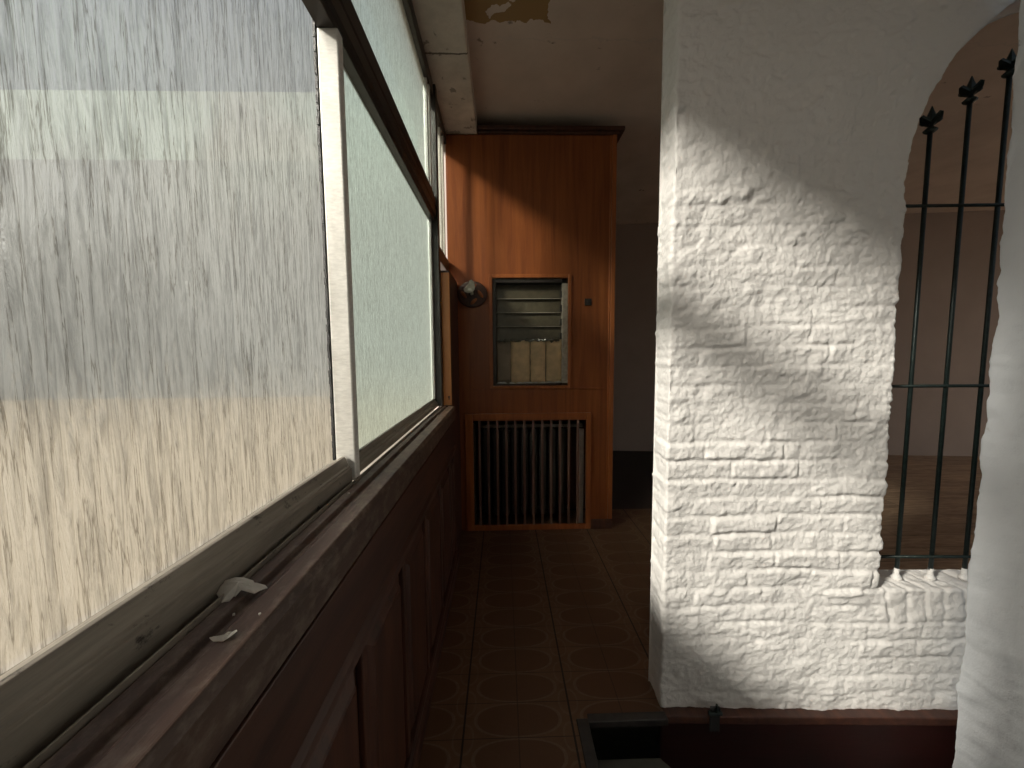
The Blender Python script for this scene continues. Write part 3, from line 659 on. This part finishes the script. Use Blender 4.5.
# ------------------------------------------------------------------ iron grille in the arch
t = empty('iron_grille', (*arch_xy(.9, .065), SZ)); tag(t, 'dark green iron grille with spear tips standing in the white arch', 'iron grille')
BV = .066
def bar_parts(u, ztop):
    bm = bmesh.new(); x, y = arch_xy(u, BV)
    tube(bm, (x, y, SZ+.03), (x, y, ztop-.075), .0068, n=10); b = obj('upright_bar', bm, 'iron', t, smooth=True)
    bm = bmesh.new(); lathe(bm, [(.004, -.082), (.011, -.078), (.011, -.070), (.007, -.064), (.007, -.058)], (x, y, ztop), 12)
    # blossom: four curled petals and the spear point
    for k in range(4):
        a_ = k*math.pi/2+ANG; c_, s2 = math.cos(a_), math.sin(a_); pr = [(.004, -.062, .010), (.017, -.056, .013), (.028, -.047, .010), (.036, -.036, .003)]
        A, B = [], []
        for (rr, zz, ww) in pr:
            A.append((bm.verts.new((x+rr*c_-ww*s2, y+rr*s2+ww*c_, ztop+zz)), bm.verts.new((x+rr*c_+ww*s2, y+rr*s2-ww*c_, ztop+zz))))
            B.append((bm.verts.new((x+rr*.8*c_-ww*s2, y+rr*.8*s2+ww*c_, ztop+zz+.006)), bm.verts.new((x+rr*.8*c_+ww*s2, y+rr*.8*s2-ww*c_, ztop+zz+.006))))
        for i in range(3):
            bm.faces.new((A[i][0], A[i][1], A[i+1][1], A[i+1][0])); bm.faces.new((B[i][0], B[i+1][0], B[i+1][1], B[i][1]))
            bm.faces.new((A[i][0], A[i+1][0], B[i+1][0], B[i][0])); bm.faces.new((A[i][1], B[i][1], B[i+1][1], A[i+1][1]))
        bm.faces.new((A[3][0], A[3][1], B[3][1], B[3][0])); bm.faces.new((A[0][1], A[0][0], B[0][0], B[0][1]))
    lathe(bm, [(.008, -.064), (.015, -.058), (.019, -.048), (.014, -.036), (.0085, -.022), (.0045, -.010), (.001, 0)], (x, y, ztop), 8)
    lathe(bm, [(.008, -.088), (.017, -.082), (.019, -.076), (.010, -.068)], (x, y, ztop), 8)
    obj('spear_tip', bm, 'iron', b)
    bm = bmesh.new(); tube(bm, (x, y, SZ+.001), (x, y, SZ+.040), .0085, .0075, 10); lathe(bm, [(.014, -.004), (.017, .004), (.011, .012), (.008, .018)], (x, y, SZ+.002), 10)
    for v in bm.verts: v.co.x += (rnd.random()-.5)*.003; v.co.y += (rnd.random()-.5)*.003
    f = obj('painted_foot', bm, 'brick', b, smooth=True); f['label'] = 'foot of the bar daubed with white paint'
U0, DU = .873, .1215
for k in range(8):
    u = U0+k*DU; d_ = abs(u-CU); zt = 2.103+.097*min(k, 7-k)-.005*min(k, 7-k)**2
    bar_parts(u, zt)
for z_, rr in ((1.781, .0055), (1.170, .0055), (.548, .0055)):
    bm = bmesh.new(); tube(bm, (*arch_xy(JU-.02, BV-.004), z_), (*arch_xy(2*CU-JU+.02, BV-.004), z_), rr, n=8); obj('cross_bar', bm, 'iron', t, smooth=True)

# iron bracket at the foot of the pier
t = empty('iron_bracket', (.735, 1.27, .0)); tag(t, 'small black iron bracket at the foot of the white brick wall', 'bracket')
bm = bmesh.new(); obox(bm, .165, .200, -.034, -.026, -.05, .045); b = obj('plate', bm, 'black', t, .003)
bm = bmesh.new(); tube(bm, (*arch_xy(.160, -.032), .022), (*arch_xy(.205, -.032), .022), .008); obj('knuckle', bm, 'iron', t)
bm = bmesh.new(); tube(bm, (*arch_xy(.183, -.040), .035), (*arch_xy(.183, -.040), .062), .006, .004); obj('pin', bm, 'iron', t)

# ------------------------------------------------------------------ stairwell
struct(boxes('trim_4', 'frame_wood', [(.250, HX, HY0, HY1, -.10, .004), (HX, .575, HY1-.016, HY1+.018, -.022, .004)], bevel=.003), 'dark worn wooden edging round the stairwell opening', 'trim')
struct(boxes('wall_stairwell', 'niche', [(HX-.10, HX-.0, HY0, HY1+.5, -1.9, -.121), (HX, 1.5, HY0-.1, HY0, -1.9, -.121), (HX-.1, 1.8, HY1+.35, HY1+.45, -1.9, -.121)]))
struct(boxes('floor_stairwell', 'tread', [(HX-.1, 1.8, HY0, HY1+.45, -2.0, -1.9)]))
bm = bmesh.new()
a = [bm.verts.new((x, y, -.135)) for x, y in ((HX+.002, HY1-.02), (.548, HY1-.02), (.552, 1.245), (.70, 1.06), (.70, .55), (HX+.002, .55))]
b = [bm.verts.new(v.co-Vector((0, 0, .16))) for v in a]; bm.faces.new(a); bm.faces.new(b[::-1])
for i in range(6): bm.faces.new((a[i], b[i], b[(i+1) % 6], a[(i+1) % 6]))
o = obj('stair_step', bm, 'tread', None, .004); tag(o, 'grey concrete top step inside the dark stairwell opening', 'step')
o = boxes('stair_step', 'tread', [(HX+.002, .85, .20, .56, -.48, -.32)], None, .004); tag(o, 'second concrete step below the top step in the stairwell', 'step')
